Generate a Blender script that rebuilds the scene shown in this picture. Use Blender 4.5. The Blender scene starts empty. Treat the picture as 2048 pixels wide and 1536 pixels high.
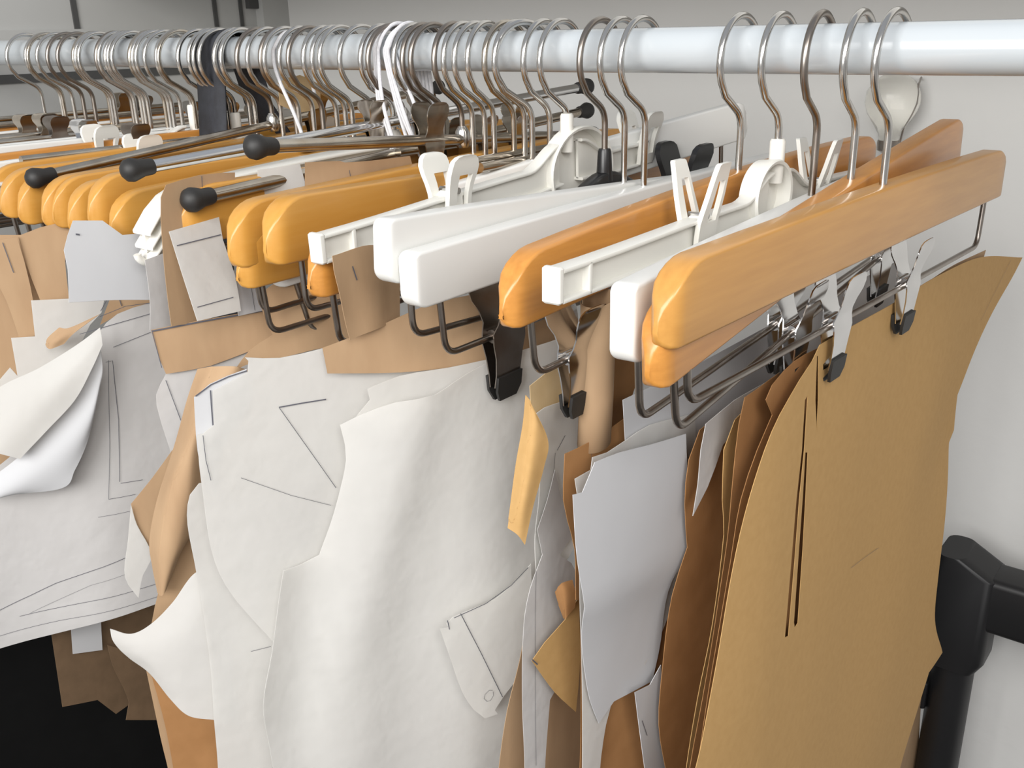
import bpy, bmesh, math, random
import numpy as np
from mathutils import Vector, Matrix
from mathutils.geometry import delaunay_2d_cdt

random.seed(7)
S = bpy.context.scene
COL = S.collection
RZ = 1.6                       # height of the rail axis above the floor
RR = 0.014                     # rail radius

# ------------------------------------------------------------------ camera
FPX = 1930.0
YAW, PITCH, ROLL = math.radians(-38.9), math.radians(20.2), math.radians(-1.3)
CAM = np.array([0.0, -0.574, RZ + 0.013])
_f = np.array([math.sin(YAW)*math.cos(PITCH), math.cos(YAW)*math.cos(PITCH), -math.sin(PITCH)])
_r0 = np.array([math.cos(YAW), -math.sin(YAW), 0.0])
_u0 = np.cross(_r0, _f)
_r = math.cos(ROLL)*_r0 + math.sin(ROLL)*_u0
_u = -math.sin(ROLL)*_r0 + math.cos(ROLL)*_u0
cam = bpy.data.cameras.new('camera')
cam.sensor_width = 36.0
cam.lens = FPX/2048*36.0
cam.clip_start = 0.01
camo = bpy.data.objects.new('camera', cam)
COL.objects.link(camo)
M = Matrix.Identity(4)
for i in range(3):
    M[i][0], M[i][1], M[i][2], M[i][3] = _r[i], _u[i], -_f[i], CAM[i]
camo.matrix_world = M
S.camera = camo

# ------------------------------------------------------------------ light
S.view_settings.view_transform = 'Standard'
S.view_settings.look = 'None'
S.view_settings.gamma = 1.0
S.view_settings.use_curve_mapping = False
S.view_settings.exposure = 0.38
W = bpy.data.worlds.new('world')
S.world = W
W.use_nodes = True
_nt = W.node_tree
_tc = _nt.nodes.new('ShaderNodeTexCoord'); _sx = _nt.nodes.new('ShaderNodeSeparateXYZ'); _rp = _nt.nodes.new('ShaderNodeValToRGB')
_nt.links.new(_tc.outputs['Generated'], _sx.inputs[0]); _mr = _nt.nodes.new('ShaderNodeMapRange')
_mr.inputs[1].default_value = -1; _mr.inputs[2].default_value = 1
_nt.links.new(_sx.outputs[2], _mr.inputs[0]); _nt.links.new(_mr.outputs[0], _rp.inputs[0])
_rp.color_ramp.elements[0].color = (0.75, 0.68, 0.60, 1); _rp.color_ramp.elements[1].color = (0.94, 1.0, 1.1, 1)
_nt.links.new(_rp.outputs[0], _nt.nodes['Background'].inputs[0])
W.node_tree.nodes['Background'].inputs[1].default_value = 0.38

def area(name, loc, target, size, size_y, power, color):
    l = bpy.data.lights.new(name, 'AREA')
    l.shape = 'RECTANGLE'; l.size = size; l.size_y = size_y
    l.energy = power; l.color = color
    o = bpy.data.objects.new(name, l)
    o.location = loc
    d = Vector(target) - Vector(loc)
    o.rotation_euler = d.to_track_quat('-Z', 'Y').to_euler()
    COL.objects.link(o)
    return o
area('window_daylight', (-0.15, -1.75, 2.05), (-0.45, 0.0, 1.35), 1.3, 1.0, 31, (1.0, 0.99, 0.97))
area('fill_light', (1.0, -1.2, 2.4), (-0.3, 0.0, 1.4), 0.8, 0.8, 14, (1.0, 0.97, 0.93))  # added fill without a real source, brightens the faces turned to the right

# ------------------------------------------------------------------ pixel -> place (used only to measure the real positions)
def ray(px, py):
    return (px-1024)/FPX*_r - (py-768)/FPX*_u + _f
def onX(px, py, X):
    d = ray(px, py); t = (X-CAM[0])/d[0]; return CAM + t*d
def onY(px, py, Y):
    d = ray(px, py); t = (Y-CAM[1])/d[1]; return CAM + t*d
def onS(px, py, c, R):
    """point of the view ray at distance R from c, the one closest to c's own X plane"""
    d = ray(px, py); d = d/np.linalg.norm(d); w = CAM-np.array(c)
    b = w@d; q = w@w-R*R; D = b*b-q
    if D < 0: return CAM - b*d
    s = [CAM+(-b+k*math.sqrt(D))*d for k in (-1, 1)]
    s = [p for p in s if p[1] < c[1]] or s
    return min(s, key=lambda p: abs(p[0]-c[0]))

# ------------------------------------------------------------------ materials
def mat(name, color, rough=0.5, metal=0.0, coat=0.0, spec=0.5, noise=None, bump=None, transl=0.0, stretch=None, col2=None):
    m = bpy.data.materials.new(name); m.use_nodes = True
    nt = m.node_tree; N = nt.nodes; Lk = nt.links
    b = N['Principled BSDF']
    b.inputs['Base Color'].default_value = (*color, 1)
    b.inputs['Roughness'].default_value = rough
    b.inputs['Metallic'].default_value = metal
    b.inputs['Coat Weight'].default_value = coat
    b.inputs['Coat Roughness'].default_value = 0.15
    b.inputs['Specular IOR Level'].default_value = spec
    tc = N.new('ShaderNodeTexCoord'); mp = N.new('ShaderNodeMapping')
    Lk.new(tc.outputs['Object'], mp.inputs[0])
    if stretch: mp.inputs['Scale'].default_value = stretch
    if noise:
        nz = N.new('ShaderNodeTexNoise'); nz.inputs['Scale'].default_value = noise; nz.inputs['Detail'].default_value = 5
        Lk.new(mp.outputs[0], nz.inputs['Vector'])
        mx = N.new('ShaderNodeMix'); mx.data_type = 'RGBA'
        c2 = col2 or tuple(c*0.85 for c in color)
        mx.inputs[6].default_value = (*color, 1); mx.inputs[7].default_value = (*c2, 1)
        rp = N.new('ShaderNodeMapRange'); rp.inputs[1].default_value = 0.35; rp.inputs[2].default_value = 0.7
        Lk.new(nz.outputs[0], rp.inputs[0]); Lk.new(rp.outputs[0], mx.inputs[0])
        Lk.new(mx.outputs[2], b.inputs['Base Color'])
    if bump:
        n2 = N.new('ShaderNodeTexNoise'); n2.inputs['Scale'].default_value = bump[0]; n2.inputs['Detail'].default_value = 4
        Lk.new(mp.outputs[0], n2.inputs['Vector'])
        bp = N.new('ShaderNodeBump'); bp.inputs['Strength'].default_value = bump[1]; bp.inputs['Distance'].default_value = bump[2]
        Lk.new(n2.outputs[0], bp.inputs['Height']); Lk.new(bp.outputs[0], b.inputs['Normal'])
    if transl:
        tr = N.new('ShaderNodeBsdfTranslucent'); tr.inputs[0].default_value = (*color, 1)
        ms = N.new('ShaderNodeMixShader'); ms.inputs[0].default_value = transl
        Lk.new(b.outputs[0], ms.inputs[1]); Lk.new(tr.outputs[0], ms.inputs[2])
        Lk.new(ms.outputs[0], N['Material Output'].inputs[0])
    return m

WOODST = (9, 0.7, 9)
MT = {
 'beech':  mat('beech', (0.585, 0.295, 0.06), 0.38, coat=0.25, noise=26, stretch=WOODST, col2=(0.56, 0.27, 0.047)),
 'beech2': mat('beech_dark', (0.60, 0.265, 0.055), 0.35, coat=0.3, noise=26, stretch=WOODST, col2=(0.50, 0.21, 0.04)),
 'beech3': mat('beech_pale', (0.57, 0.285, 0.068), 0.36, coat=0.3, noise=26, stretch=WOODST, col2=(0.51, 0.245, 0.055)),
 'white':  mat('white_lacquer', (0.76, 0.76, 0.735), 0.4, coat=0.2, noise=9, col2=(0.73, 0.725, 0.695)),
 'plastic': mat('white_plastic', (0.78, 0.77, 0.72), 0.38, noise=6, col2=(0.74, 0.725, 0.67)),
 'cream':  mat('cream_plastic', (0.74, 0.70, 0.57), 0.4, noise=6),
 'chrome': mat('chrome', (0.62, 0.61, 0.59), 0.2, metal=1, noise=30, col2=(0.5, 0.48, 0.45)),
 'steel':  mat('dull_steel', (0.34, 0.31, 0.28), 0.3, metal=1, noise=40, col2=(0.24, 0.2, 0.17)),
 'nickel': mat('nickel', (0.52, 0.48, 0.42), 0.2, metal=1, noise=60, col2=(0.42, 0.36, 0.29)),
 'bright': mat('bright_chrome', (0.75, 0.75, 0.75), 0.12, metal=1, noise=30, col2=(0.65, 0.65, 0.65)),
 'black':  mat('black_plastic', (0.012, 0.012, 0.013), 0.3, noise=10),
 'rubber': mat('black_rubber', (0.02, 0.019, 0.018), 0.55, noise=50),
 'web':    mat('black_webbing', (0.018, 0.019, 0.024), 0.75, noise=90, col2=(0.03, 0.033, 0.042), bump=(700, 0.4, 0.0005)),
 'bag':    mat('black_nylon', (0.006, 0.006, 0.006), 0.9, noise=40, spec=0.1),
 'paper':  mat('white_paper', (0.80, 0.79, 0.765), 0.7, noise=7, col2=(0.77, 0.755, 0.735), bump=(16, 0.5, 0.007), transl=0.5, spec=0.25),
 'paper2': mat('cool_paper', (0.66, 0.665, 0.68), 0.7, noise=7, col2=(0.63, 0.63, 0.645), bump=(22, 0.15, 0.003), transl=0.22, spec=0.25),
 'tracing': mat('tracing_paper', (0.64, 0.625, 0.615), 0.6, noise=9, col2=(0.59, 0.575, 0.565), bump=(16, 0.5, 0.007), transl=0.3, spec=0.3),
 'kraft':  mat('kraft_paper', (0.52, 0.32, 0.13), 0.75, noise=180, col2=(0.49, 0.298, 0.117), bump=(30, 0.12, 0.003), transl=0.05, spec=0.2),
 'kraft2': mat('kraft_pink', (0.44, 0.295, 0.175), 0.75, noise=50, col2=(0.385, 0.25, 0.145), stretch=(1, 1, 0.35), bump=(30, 0.2, 0.003), transl=0.05, spec=0.2),
 'kraft3': mat('kraft_light', (0.62, 0.46, 0.26), 0.75, noise=50, col2=(0.57, 0.41, 0.22), bump=(30, 0.15, 0.003), transl=0.05, spec=0.2),
 'kraft4': mat('kraft_orange_shaded', (0.38, 0.195, 0.08), 0.75, noise=50, col2=(0.33, 0.165, 0.065), bump=(30, 0.15, 0.003), transl=0.05, spec=0.2),  # reddish kraft, darkened so its colour carries shade between the sheets
 'kraft5': mat('kraft_shaded', (0.17, 0.11, 0.065), 0.8, noise=50, col2=(0.13, 0.085, 0.05), bump=(30, 0.2, 0.003), spec=0.15),  # kraft darkened so the colour itself holds the shade at lower left
 'pen':    mat('pencil_line', (0.09, 0.09, 0.11), 0.7),
 'cord':   mat('white_cotton', (0.74, 0.74, 0.76), 0.9, noise=300, col2=(0.62, 0.62, 0.65), bump=(900, 0.6, 0.0006), spec=0.1),
 'rail':   mat('white_rail_enamel', (0.50, 0.535, 0.56), 0.2, coat=0.5, noise=3, col2=(0.48, 0.515, 0.54)),
 'wall':   mat('white_plaster', (0.66, 0.655, 0.64), 0.85, noise=4, col2=(0.64, 0.635, 0.615), bump=(60, 0.12, 0.004), spec=0.2),
 'panel':  mat('grey_panel', (0.46, 0.46, 0.445), 0.6, noise=5, col2=(0.42, 0.42, 0.405)),
 'seam':   mat('dark_seam', (0.07, 0.07, 0.068), 0.7),
 'floor':  mat('dark_floor', (0.05, 0.045, 0.04), 0.6, noise=12),
 'rack':   mat('black_rack', (0.008, 0.008, 0.009), 0.45, noise=20),
 'brass':  mat('brass', (0.75, 0.55, 0.2), 0.25, metal=1),
}
gl = bpy.data.materials.new('clear_glass'); gl.use_nodes = True
_b = gl.node_tree.nodes['Principled BSDF']
_b.inputs['Base Color'].default_value = (0.93, 0.92, 0.88, 1); _b.inputs['Roughness'].default_value = 0.12
_b.inputs['Transmission Weight'].default_value = 0.85; _b.inputs['IOR'].default_value = 1.3
MT['glass'] = gl

# ------------------------------------------------------------------ mesh helpers
class MB:
    def __init__(s): s.v = []; s.f = []; s.mi = []
    def add(s, vs, fs, mi=0):
        o = len(s.v); s.v += [tuple(map(float, p)) for p in vs]
        for f in fs: s.f.append(tuple(i+o for i in f)); s.mi.append(mi)
        return s
    def loft(s, rings, cap=True, closed=True, mi=0):
        n = len(rings[0]); vs = [p for r in rings for p in r]; fs = []
        for i in range(len(rings)-1):
            for j in range(n if closed else n-1):
                k = (j+1) % n
                fs.append((i*n+j, i*n+k, (i+1)*n+k, (i+1)*n+j))
        if cap and closed:
            fs.append(tuple(range(n-1, -1, -1))); fs.append(tuple((len(rings)-1)*n+j for j in range(n)))
        return s.add(vs, fs, mi)
    def tube(s, pts, r, n=10, mi=0):
        P = [np.array(p, float) for p in pts]
        t0 = P[1]-P[0]; t0 /= np.linalg.norm(t0)
        a = np.array([1.0, 0, 0]) if abs(t0[0]) < 0.9 else np.array([0, 0, 1.0])
        nrm = np.cross(t0, a); nrm /= np.linalg.norm(nrm)
        rings = []
        for i, p in enumerate(P):
            t = (P[min(i+1, len(P)-1)]-P[max(i-1, 0)]); t /= np.linalg.norm(t)
            nrm = nrm-(nrm@t)*t; nrm /= np.linalg.norm(nrm); b = np.cross(t, nrm)
            rr = r(i/(len(P)-1)) if callable(r) else r
            rings.append([p+rr*(math.cos(k*2*math.pi/n)*nrm+math.sin(k*2*math.pi/n)*b) for k in range(n)])
        return s.loft(rings, mi=mi)
    def box(s, lo, hi, bev=0.0, mi=0):
        (a, b, c), (d, e, f) = lo, hi
        if bev:
            rings = []
            for z, k in ((c, bev), (c+bev, 0), (f-bev, 0), (f, bev)):
                rings.append(rrect(a+k, b+k, d-k, e-k, max(bev-k*0.6, 1e-4), z))
            return s.loft(rings, mi=mi)
        vs = [(x, y, z) for x in (a, d) for y in (b, e) for z in (c, f)]
        return s.add(vs, [(0, 1, 3, 2), (4, 6, 7, 5), (0, 4, 5, 1), (2, 3, 7, 6), (0, 2, 6, 4), (1, 5, 7, 3)], mi)
    def lathe(s, prof, c=(0, 0, 0), axis='z', n=24, mi=0):
        rings = []
        for r, h in prof:
            ring = []
            for k in range(n):
                a = 2*math.pi*k/n; p = (r*math.cos(a), r*math.sin(a), h)
                if axis == 'y': p = (p[0], p[2], p[1])
                if axis == 'x': p = (p[2], p[0], p[1])
                ring.append((c[0]+p[0], c[1]+p[1], c[2]+p[2]))
            rings.append(ring)
        return s.loft(rings, mi=mi)
    def xf(s, m):
        s.v = [tuple(m @ Vector(p)) for p in s.v]; return s
def rrect(x0, y0, x1, y1, r, z, n=4):
    out = []
    for cx, cy, a0 in ((x1-r, y1-r, 0), (x0+r, y1-r, 90), (x0+r, y0+r, 180), (x1-r, y0+r, 270)):
        for k in range(n+1):
            a = math.radians(a0+90*k/n); out.append((cx+r*math.cos(a), cy+r*math.sin(a), z))
    return out

def link(o, parent=None):
    COL.objects.link(o)
    if parent: o.parent = parent
    return o
def obj(name, mb, m, parent=None, smooth=True, fix=True, loc=None, extra=None, ang=40):
    me = bpy.data.meshes.new(name); me.from_pydata(mb.v, [], mb.f)
    mats = [MT[m]] + [MT[e] for e in (extra or [])]
    for q in mats: me.materials.append(q)
    for p, k in zip(me.polygons, mb.mi): p.material_index = k
    if fix:
        bm = bmesh.new(); bm.from_mesh(me); bmesh.ops.remove_doubles(bm, verts=bm.verts, dist=1e-6)
        bmesh.ops.recalc_face_normals(bm, faces=bm.faces); bm.to_mesh(me); bm.free()
    if smooth:
        for p in me.polygons: p.use_smooth = True
        me.set_sharp_from_angle(angle=math.radians(ang))
    o = bpy.data.objects.new(name, me)
    if loc is not None: o.location = loc
    return link(o, parent)
def tag(o, label, cat, group=None):
    o['label'] = label; o['category'] = cat
    if group: o['group'] = group
    return o
def thing(name, label, cat, loc, rz=0.0, group=None):
    o = bpy.data.objects.new(name, None); o.empty_display_size = 0.02
    o.location = loc; o.rotation_euler = (0, 0, rz)
    return tag(link(o), label, cat, group)
def struct(name, mb, m, **k):
    o = obj(name, mb, m, **k); o['kind'] = 'structure'; return o
def bez(pts, n=8):
    """Catmull-Rom through the points"""
    P = [np.array(p, float) for p in pts]; P = [2*P[0]-P[1]]+P+[2*P[-1]-P[-2]]; out = []
    for i in range(1, len(P)-2):
        a, b, c, d = P[i-1:i+3]
        for k in range(n):
            t = k/n
            out.append(0.5*((2*b)+(c-a)*t+(2*a-5*b+4*c-d)*t*t+(3*b-a-3*c+d)*t**3))
    out.append(P[-2]); return out
def fillet(pts, r, n=6):
    P = [np.array(p, float) for p in pts]; out = [P[0]]
    for i in range(1, len(P)-1):
        a, b, c = P[i-1], P[i], P[i+1]
        u = (a-b)/np.linalg.norm(a-b); v = (c-b)/np.linalg.norm(c-b)
        d = min(r, 0.45*np.linalg.norm(a-b), 0.45*np.linalg.norm(c-b))
        for k in range(n+1):
            t = k/n; out.append((1-t)**2*(b+u*d)+2*t*(1-t)*b+t*t*(b+v*d))
    out.append(P[-1]); return out

# ------------------------------------------------------------------ setting
WX, WY = -1.45, 0.60
struct('floor', MB().box((WX-0.1, -3.0, -0.05), (1.4, WY+0.1, 0.0)), 'floor', smooth=False)
struct('wall_back', MB().box((WX-0.1, WY, 0.0), (1.4, WY+0.1, 2.7)), 'wall', smooth=False)
struct('wall_left', MB().box((WX-0.1, -1.0, 0.0), (WX, WY, 2.7)), 'panel', smooth=False)
for k, (px, py, w) in enumerate(((150, 35, 0.008), (430, 30, 0.007), (481, 25, 0.006))):
    y = onX(px, py, WX)[1]
    struct('trim_%d' % (k+1), MB().box((WX, y-w/2, 1.60), (WX+0.003, y+w/2, 2.7)), 'seam', smooth=False)
struct('trim_4', MB().box((WX, WY-0.055, 0.0), (WX+0.02, WY, 2.7)), 'panel', smooth=False)
struct('trim_5', MB().box((WX, WY-0.075, 1.655), (WX+0.01, WY-0.055, 2.7)), 'seam', smooth=False)
zh = onX(120, 153, WX)[2]
struct('trim_6', MB().box((WX, -1.0, zh-0.006), (WX+0.004, WY-0.055, zh+0.006)), 'seam', smooth=False)
zh2 = onX(240, 68, WX)[2]
struct('trim_7', MB().box((WX, -1.0, zh2-0.006), (WX+0.008, WY-0.055, zh2+0.008)), 'panel', smooth=False)

shelf = thing('shade_shelf', 'added white shelf out of view above the rail, shading the upper wall', 'shelf', (0, 0, 0))  # added out of view to throw shade on the upper back wall
obj('board', MB().box((WX+0.02, 0.20, RZ+0.115), (1.0, WY-0.001, RZ+0.137), 0.002), 'white', shelf)
# the rail sags a little under its load
def sag(x):
    return -0.0022*max(0.0, 1-((x+0.55)/0.85)**2)
mb = MB()
mb.tube([(x, 0, RZ+sag(x)) for x in np.linspace(WX+0.001, 0.72, 60)], RR, 40)
rail = thing('clothes_rail', 'glossy white enamelled tubular clothes rail carrying all the hangers', 'clothes rail', (0, 0, 0))
obj('tube', mb, 'rail', rail)
obj('wall_flange', MB().lathe([(0.032, 0.0), (0.032, 0.004), (0.02, 0.007), (0.0165, 0.02), (0.0165, 0.0)][:4], (WX+0.0005, 0, RZ), 'x'), 'chrome', rail)
obj('upright', MB().tube([(0.70, 0, 0.0), (0.70, 0, RZ+0.02)], 0.017, 24), 'rail', rail)

# ------------------------------------------------------------------ hangers
HK = [8,45,49,69,89,110,141,145,151,186,192,205,211,219,253,260,267,284,307,312,350,372,381,393,423,434,468,487,516,523,552,571,600,618,632,675,716,736,780,797,818,857,898,914,927,956,984,1004,1032,1072,1152,1190,1226,1454,1546,1600,1677,1751]
HX = {i+1: onY(h+5, 105, -0.031)[0] for i, h in enumerate(HK)}
for k, v in {58:-.184,57:-.203,56:-.226,55:-.250,54:-.275,53:-.344,52:-.360,51:-.376,50:-.408,49:-.423,48:-.439,47:-.446,46:-.456,45:-.475,44:-.484,43:-.496}.items(): HX[k] = v
HCY, HCZ, HR = -0.006, -0.006, 0.0256
def hook_pts(zb, s=1.0, kink=-0.039, bend=0.0):
    R = HR*s; cz = HCZ-(s-1)*HR
    P = []
    for a in np.linspace(8, 205, 28):
        P.append((0, HCY+R*math.cos(math.radians(a)), cz+R*math.sin(math.radians(a))))
    q = P[-1]
    P += [(0, q[1]+0.006, q[2]-0.0085)]
    P += fillet([P[-1], (bend, 0.0, kink*s), (bend, 0.0, zb)], 0.009)[1:]
    return P
def hook(root, zb, m='chrome', r=0.0022, s=1.0, kink=-0.039):
    h = obj('hook', MB().tube(hook_pts(zb, s, kink), r, 10), m, root)
    return h

def board_mb(L, h, t, rtop, rbot, rend, arch=0.0, square=False):
    """wooden board along y, loft of rounded-rectangle sections, ends rounded in plan and elevation"""
    ys = []
    k = max(rtop, rend, rbot)
    for i in range(9): ys.append(-L+k*(1-math.cos(i/8*math.pi/2)))
    ys += list(np.linspace(-L+k, L-k, 16))[1:-1]
    ys += [-y for y in ys[:9]][::-1]
    rings = []
    for y in ys:
        e = L-abs(y)                                   # distance from the end
        def rd(R): return 0.0 if e >= R else R-math.sqrt(max(R*R-(R-e)**2, 0))
        zt = arch*(1-(y/L)**2)-rd(rtop)
        zb = -h+0.45*arch*(1-(y/L)**2)+rd(rbot)
        a = t/2-min(rd(rend), t/2-0.0012) if rend else t/2
        b = min(0.0018, a*0.7, (zt-zb)*0.3)
        rings.append([(p[0], y, p[1]) for p in [(q[0], q[1]) for q in rrect(-a, zb, a, zt, b, 0, 3)]])
    return MB().loft(rings)

def wire_bar(root, Mx, L, z0, drop, m='steel', r=0.0019, pull=0.0):
    pts = fillet([(0, -L, z0), (0, -L+0.003, z0-drop), (0, L-0.003, z0-drop+pull), (0, L, z0)], 0.010)
    full = []
    for a, b in zip(pts[:-1], pts[1:]):
        full.append(a)
        if np.linalg.norm(b-a) > 0.05: full += [a+(b-a)*k/10 for k in range(1, 10)]
    full.append(pts[-1])
    return obj('trouser_bar', MB().tube(full, r, 10).xf(Mx), m, root)

def leaf_mb(rows, ncol=7, slot=None, thick=0.0008):
    """bent strip: rows = (z, x, half width); slot = (row0,row1,col0,col1) left open"""
    R = []
    for z, x, w in rows:
        R.append([(x, w*c, z) for c in np.linspace(-1, 1, ncol)])
    vs = []; fs = []
    n = len(R)
    for side in (0, 1):
        for i, r in enumerate(R):
            for p in r: vs.append((p[0]+(thick if side else 0), p[1], p[2]))
    def idx(s_, i, j): return s_*n*ncol+i*ncol+j
    cells = set()
    for i in range(n-1):
        for j in range(ncol-1):
            if slot and slot[0] <= i < slot[1] and slot[2] <= j < slot[3]: continue
            cells.add((i, j))
    for i, j in cells:
        fs.append((idx(0, i, j), idx(0, i, j+1), idx(0, i+1, j+1), idx(0, i+1, j)))
        fs.append((idx(1, i, j), idx(1, i+1, j), idx(1, i+1, j+1), idx(1, i, j+1)))
        for (di, dj), (a, b) in (((-1, 0), ((i, j), (i, j+1))), ((1, 0), ((i+1, j), (i+1, j+1))), ((0, -1), ((i, j), (i+1, j))), ((0, 1), ((i, j+1), (i+1, j+1)))):
            if (i+di, j+dj) not in cells:
                fs.append((idx(0, *a), idx(0, *b), idx(1, *b), idx(1, *a)))
    return MB().add(vs, fs)

def metal_clip(root, pos, Mx, m='bright', s=1.0, spread=1.0, tip='rubber'):
    """sliding pinch clip: two sprung leaves, sleeve on the bar, rubber jaw tips"""
    loc = Mx @ Vector(pos)
    rows = [(0.026, 0.0125, 0.0022), (0.0252, 0.0118, 0.0045), (0.0235, 0.0112, 0.0060), (0.020, 0.0105, 0.0068), (0.016, 0.0092, 0.0066), (0.011, 0.0070, 0.0052),
            (0.006, 0.0048, 0.0050), (0.002, 0.0036, 0.0062), (-0.003, 0.0034, 0.0062), (-0.010, 0.0030, 0.0052), (-0.018, 0.0022, 0.0048), (-0.024, 0.0014, 0.0050)]
    clip = obj('clip', MB().tube([(0, -0.008*s, 0), (0, 0.008*s, 0)], 0.0032*s, 12), m, root, loc=loc)
    for sg in (1, -1):
        rr = [(z*s, sg*(x*spread if z > 0 else x)*s, w*s*1.8) for z, x, w in rows]
        lf = obj('clip_leaf', leaf_mb(rr), m, clip)
        if tip:
            obj('jaw_tip', leaf_mb([(-0.019*s, sg*0.0026*s, 0.0086*s), (-0.026*s, sg*0.0018*s, 0.0086*s), (-0.031*s, sg*0.0008*s, 0.0060*s)], thick=sg*0.0018), tip, lf)
    return clip

def plastic_clip(root, pos, Mx, m='plastic', s=1.0, spread=1.0, round_=True, slot=True):
    loc = Mx @ Vector(pos)
    clip = obj('clip', MB().box((-0.006*s, -0.006*s, -0.008*s), (0.006*s, 0.006*s, 0.004*s), 0.0015), m, root, loc=loc)
    if round_:
        rows = [(0.026, 0.0125, 0.0030), (0.0252, 0.0120, 0.0055), (0.023, 0.0112, 0.0075), (0.019, 0.0105, 0.0085), (0.014, 0.0088, 0.0085), (0.008, 0.0068, 0.0078), (0.002, 0.0055, 0.0072), (-0.006, 0.0045, 0.0072), (-0.014, 0.003, 0.0065)]
        sl = (4, 7, 2, 5)
    else:
        rows = [(0.040, 0.0135, 0.0045), (0.039, 0.0130, 0.0055), (0.034, 0.0118, 0.0062), (0.028, 0.0105, 0.0068), (0.018, 0.0085, 0.0078), (0.008, 0.0062, 0.0086), (0.0, 0.005, 0.0090), (-0.010, 0.0038, 0.0088), (-0.018, 0.0025, 0.0075)]
        sl = (3, 6, 2, 5)
    for sg in (1, -1):
        rr = [(z*s, sg*(x*spread if z > 0 else x)*s, w*s*1.45) for z, x, w in rows]
        obj('clip_leaf', leaf_mb(rr, slot=sl if slot else None, thick=sg*0.0036*s), m, clip)
    obj('clip_spring', MB().tube([(-0.0075*s, 0, 0.004*s), (0.0075*s, 0, 0.004*s)], 0.002*s, 10), 'chrome', clip)
    return clip

ORD = ['', 'first', 'second', 'third', 'fourth', 'fifth', 'sixth', 'seventh', 'eighth', 'ninth', 'tenth', 'eleventh', 'twelfth', 'thirteenth', 'fourteenth', 'fifteenth', 'sixteenth', 'seventeenth', 'eighteenth', 'nineteenth', 'twentieth', 'twenty-first', 'twenty-second', 'twenty-third', 'twenty-fourth']
def where(i):
    if i <= 24: return 'hook %s to the left of the black strap' % ORD[25-i]
    if i <= 31: return 'hook %s to the right of the black strap' % ORD[i-24]
    if i <= 38: return 'hook %s to the left of the white cord bundle' % ORD[39-i]
    return 'hook %s to the right of the white cord bundle' % ORD[i-38]
GRP = 'hangers crowded along the rail'

def pose(i, zb, tip, L, yaw=None):
    """yaw of the hanger on the rail and tilt of its body, from where its near end is"""
    X = HX[i]; c = (X, 0, RZ+zb-0.018)
    if tip is None:
        return (math.radians(yaw) if yaw is not None else math.radians(random.uniform(-1.5, 1.5))), math.radians(random.uniform(-0.8, 0.8))
    T = onS(tip[0], tip[1], c, L)
    th = math.atan2(T[0]-X, -T[1])
    tl = math.asin(max(-0.4, min(0.4, (T[2]-c[2])/L)))
    return th, tl

def body_matrix(zb, tilt):
    return Matrix.Translation((0, 0, zb)) @ Matrix.Rotation(-tilt, 4, 'X')

def wood_hanger(i, zb=-0.077, tip=None, m='beech', label=None, hm='chrome', L=0.240, h=0.036, t=0.0125, bar=True, clips=(), yaw=None, drop=0.036, square=False, arch=0.002, hs=1.0, wl=None, cat='hanger', rtop=0.028, rend=0.011, barpull=0, name=None, clipm='bright', kink=-.039, Lf=None):
    th, tl = pose(i, zb, tip, L, yaw)
    X = HX[i]
    colr = {'beech': 'honey coloured beech', 'beech2': 'orange-brown beech', 'beech3': 'pale beech', 'white': 'white lacquered wooden'}[m]
    lab = label or '%s trouser hanger, %s' % (colr, where(i))
    root = thing(name or 'trouser_hanger', lab, cat, (X, 0, RZ+sag(X)), th, GRP)
    Mx = body_matrix(zb, tl)
    L0 = L; L = (L+Lf)/2 if Lf else L
    if square: bm_ = board_mb(L, h, t, 0.006, 0.010, 0.003, arch)
    else: bm_ = board_mb(L, h, t, rtop, 0.008, rend, arch)
    L = L0
    obj('board', bm_.xf(Mx @ Matrix.Translation((0, (Lf-L)/2, 0))) if Lf else bm_.xf(Mx), m, root)
    hook(root, zb-0.012, hm, s=hs, kink=kink)
    if bar:
        wl = wl or L-0.017
        wire_bar(root, Mx, wl, -h+0.004, drop, pull=barpull)
        for y, sc, sp in clips:
            metal_clip(root, (0, y, -h+0.004-drop), Mx, clipm, sc, sp)
    return root

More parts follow.
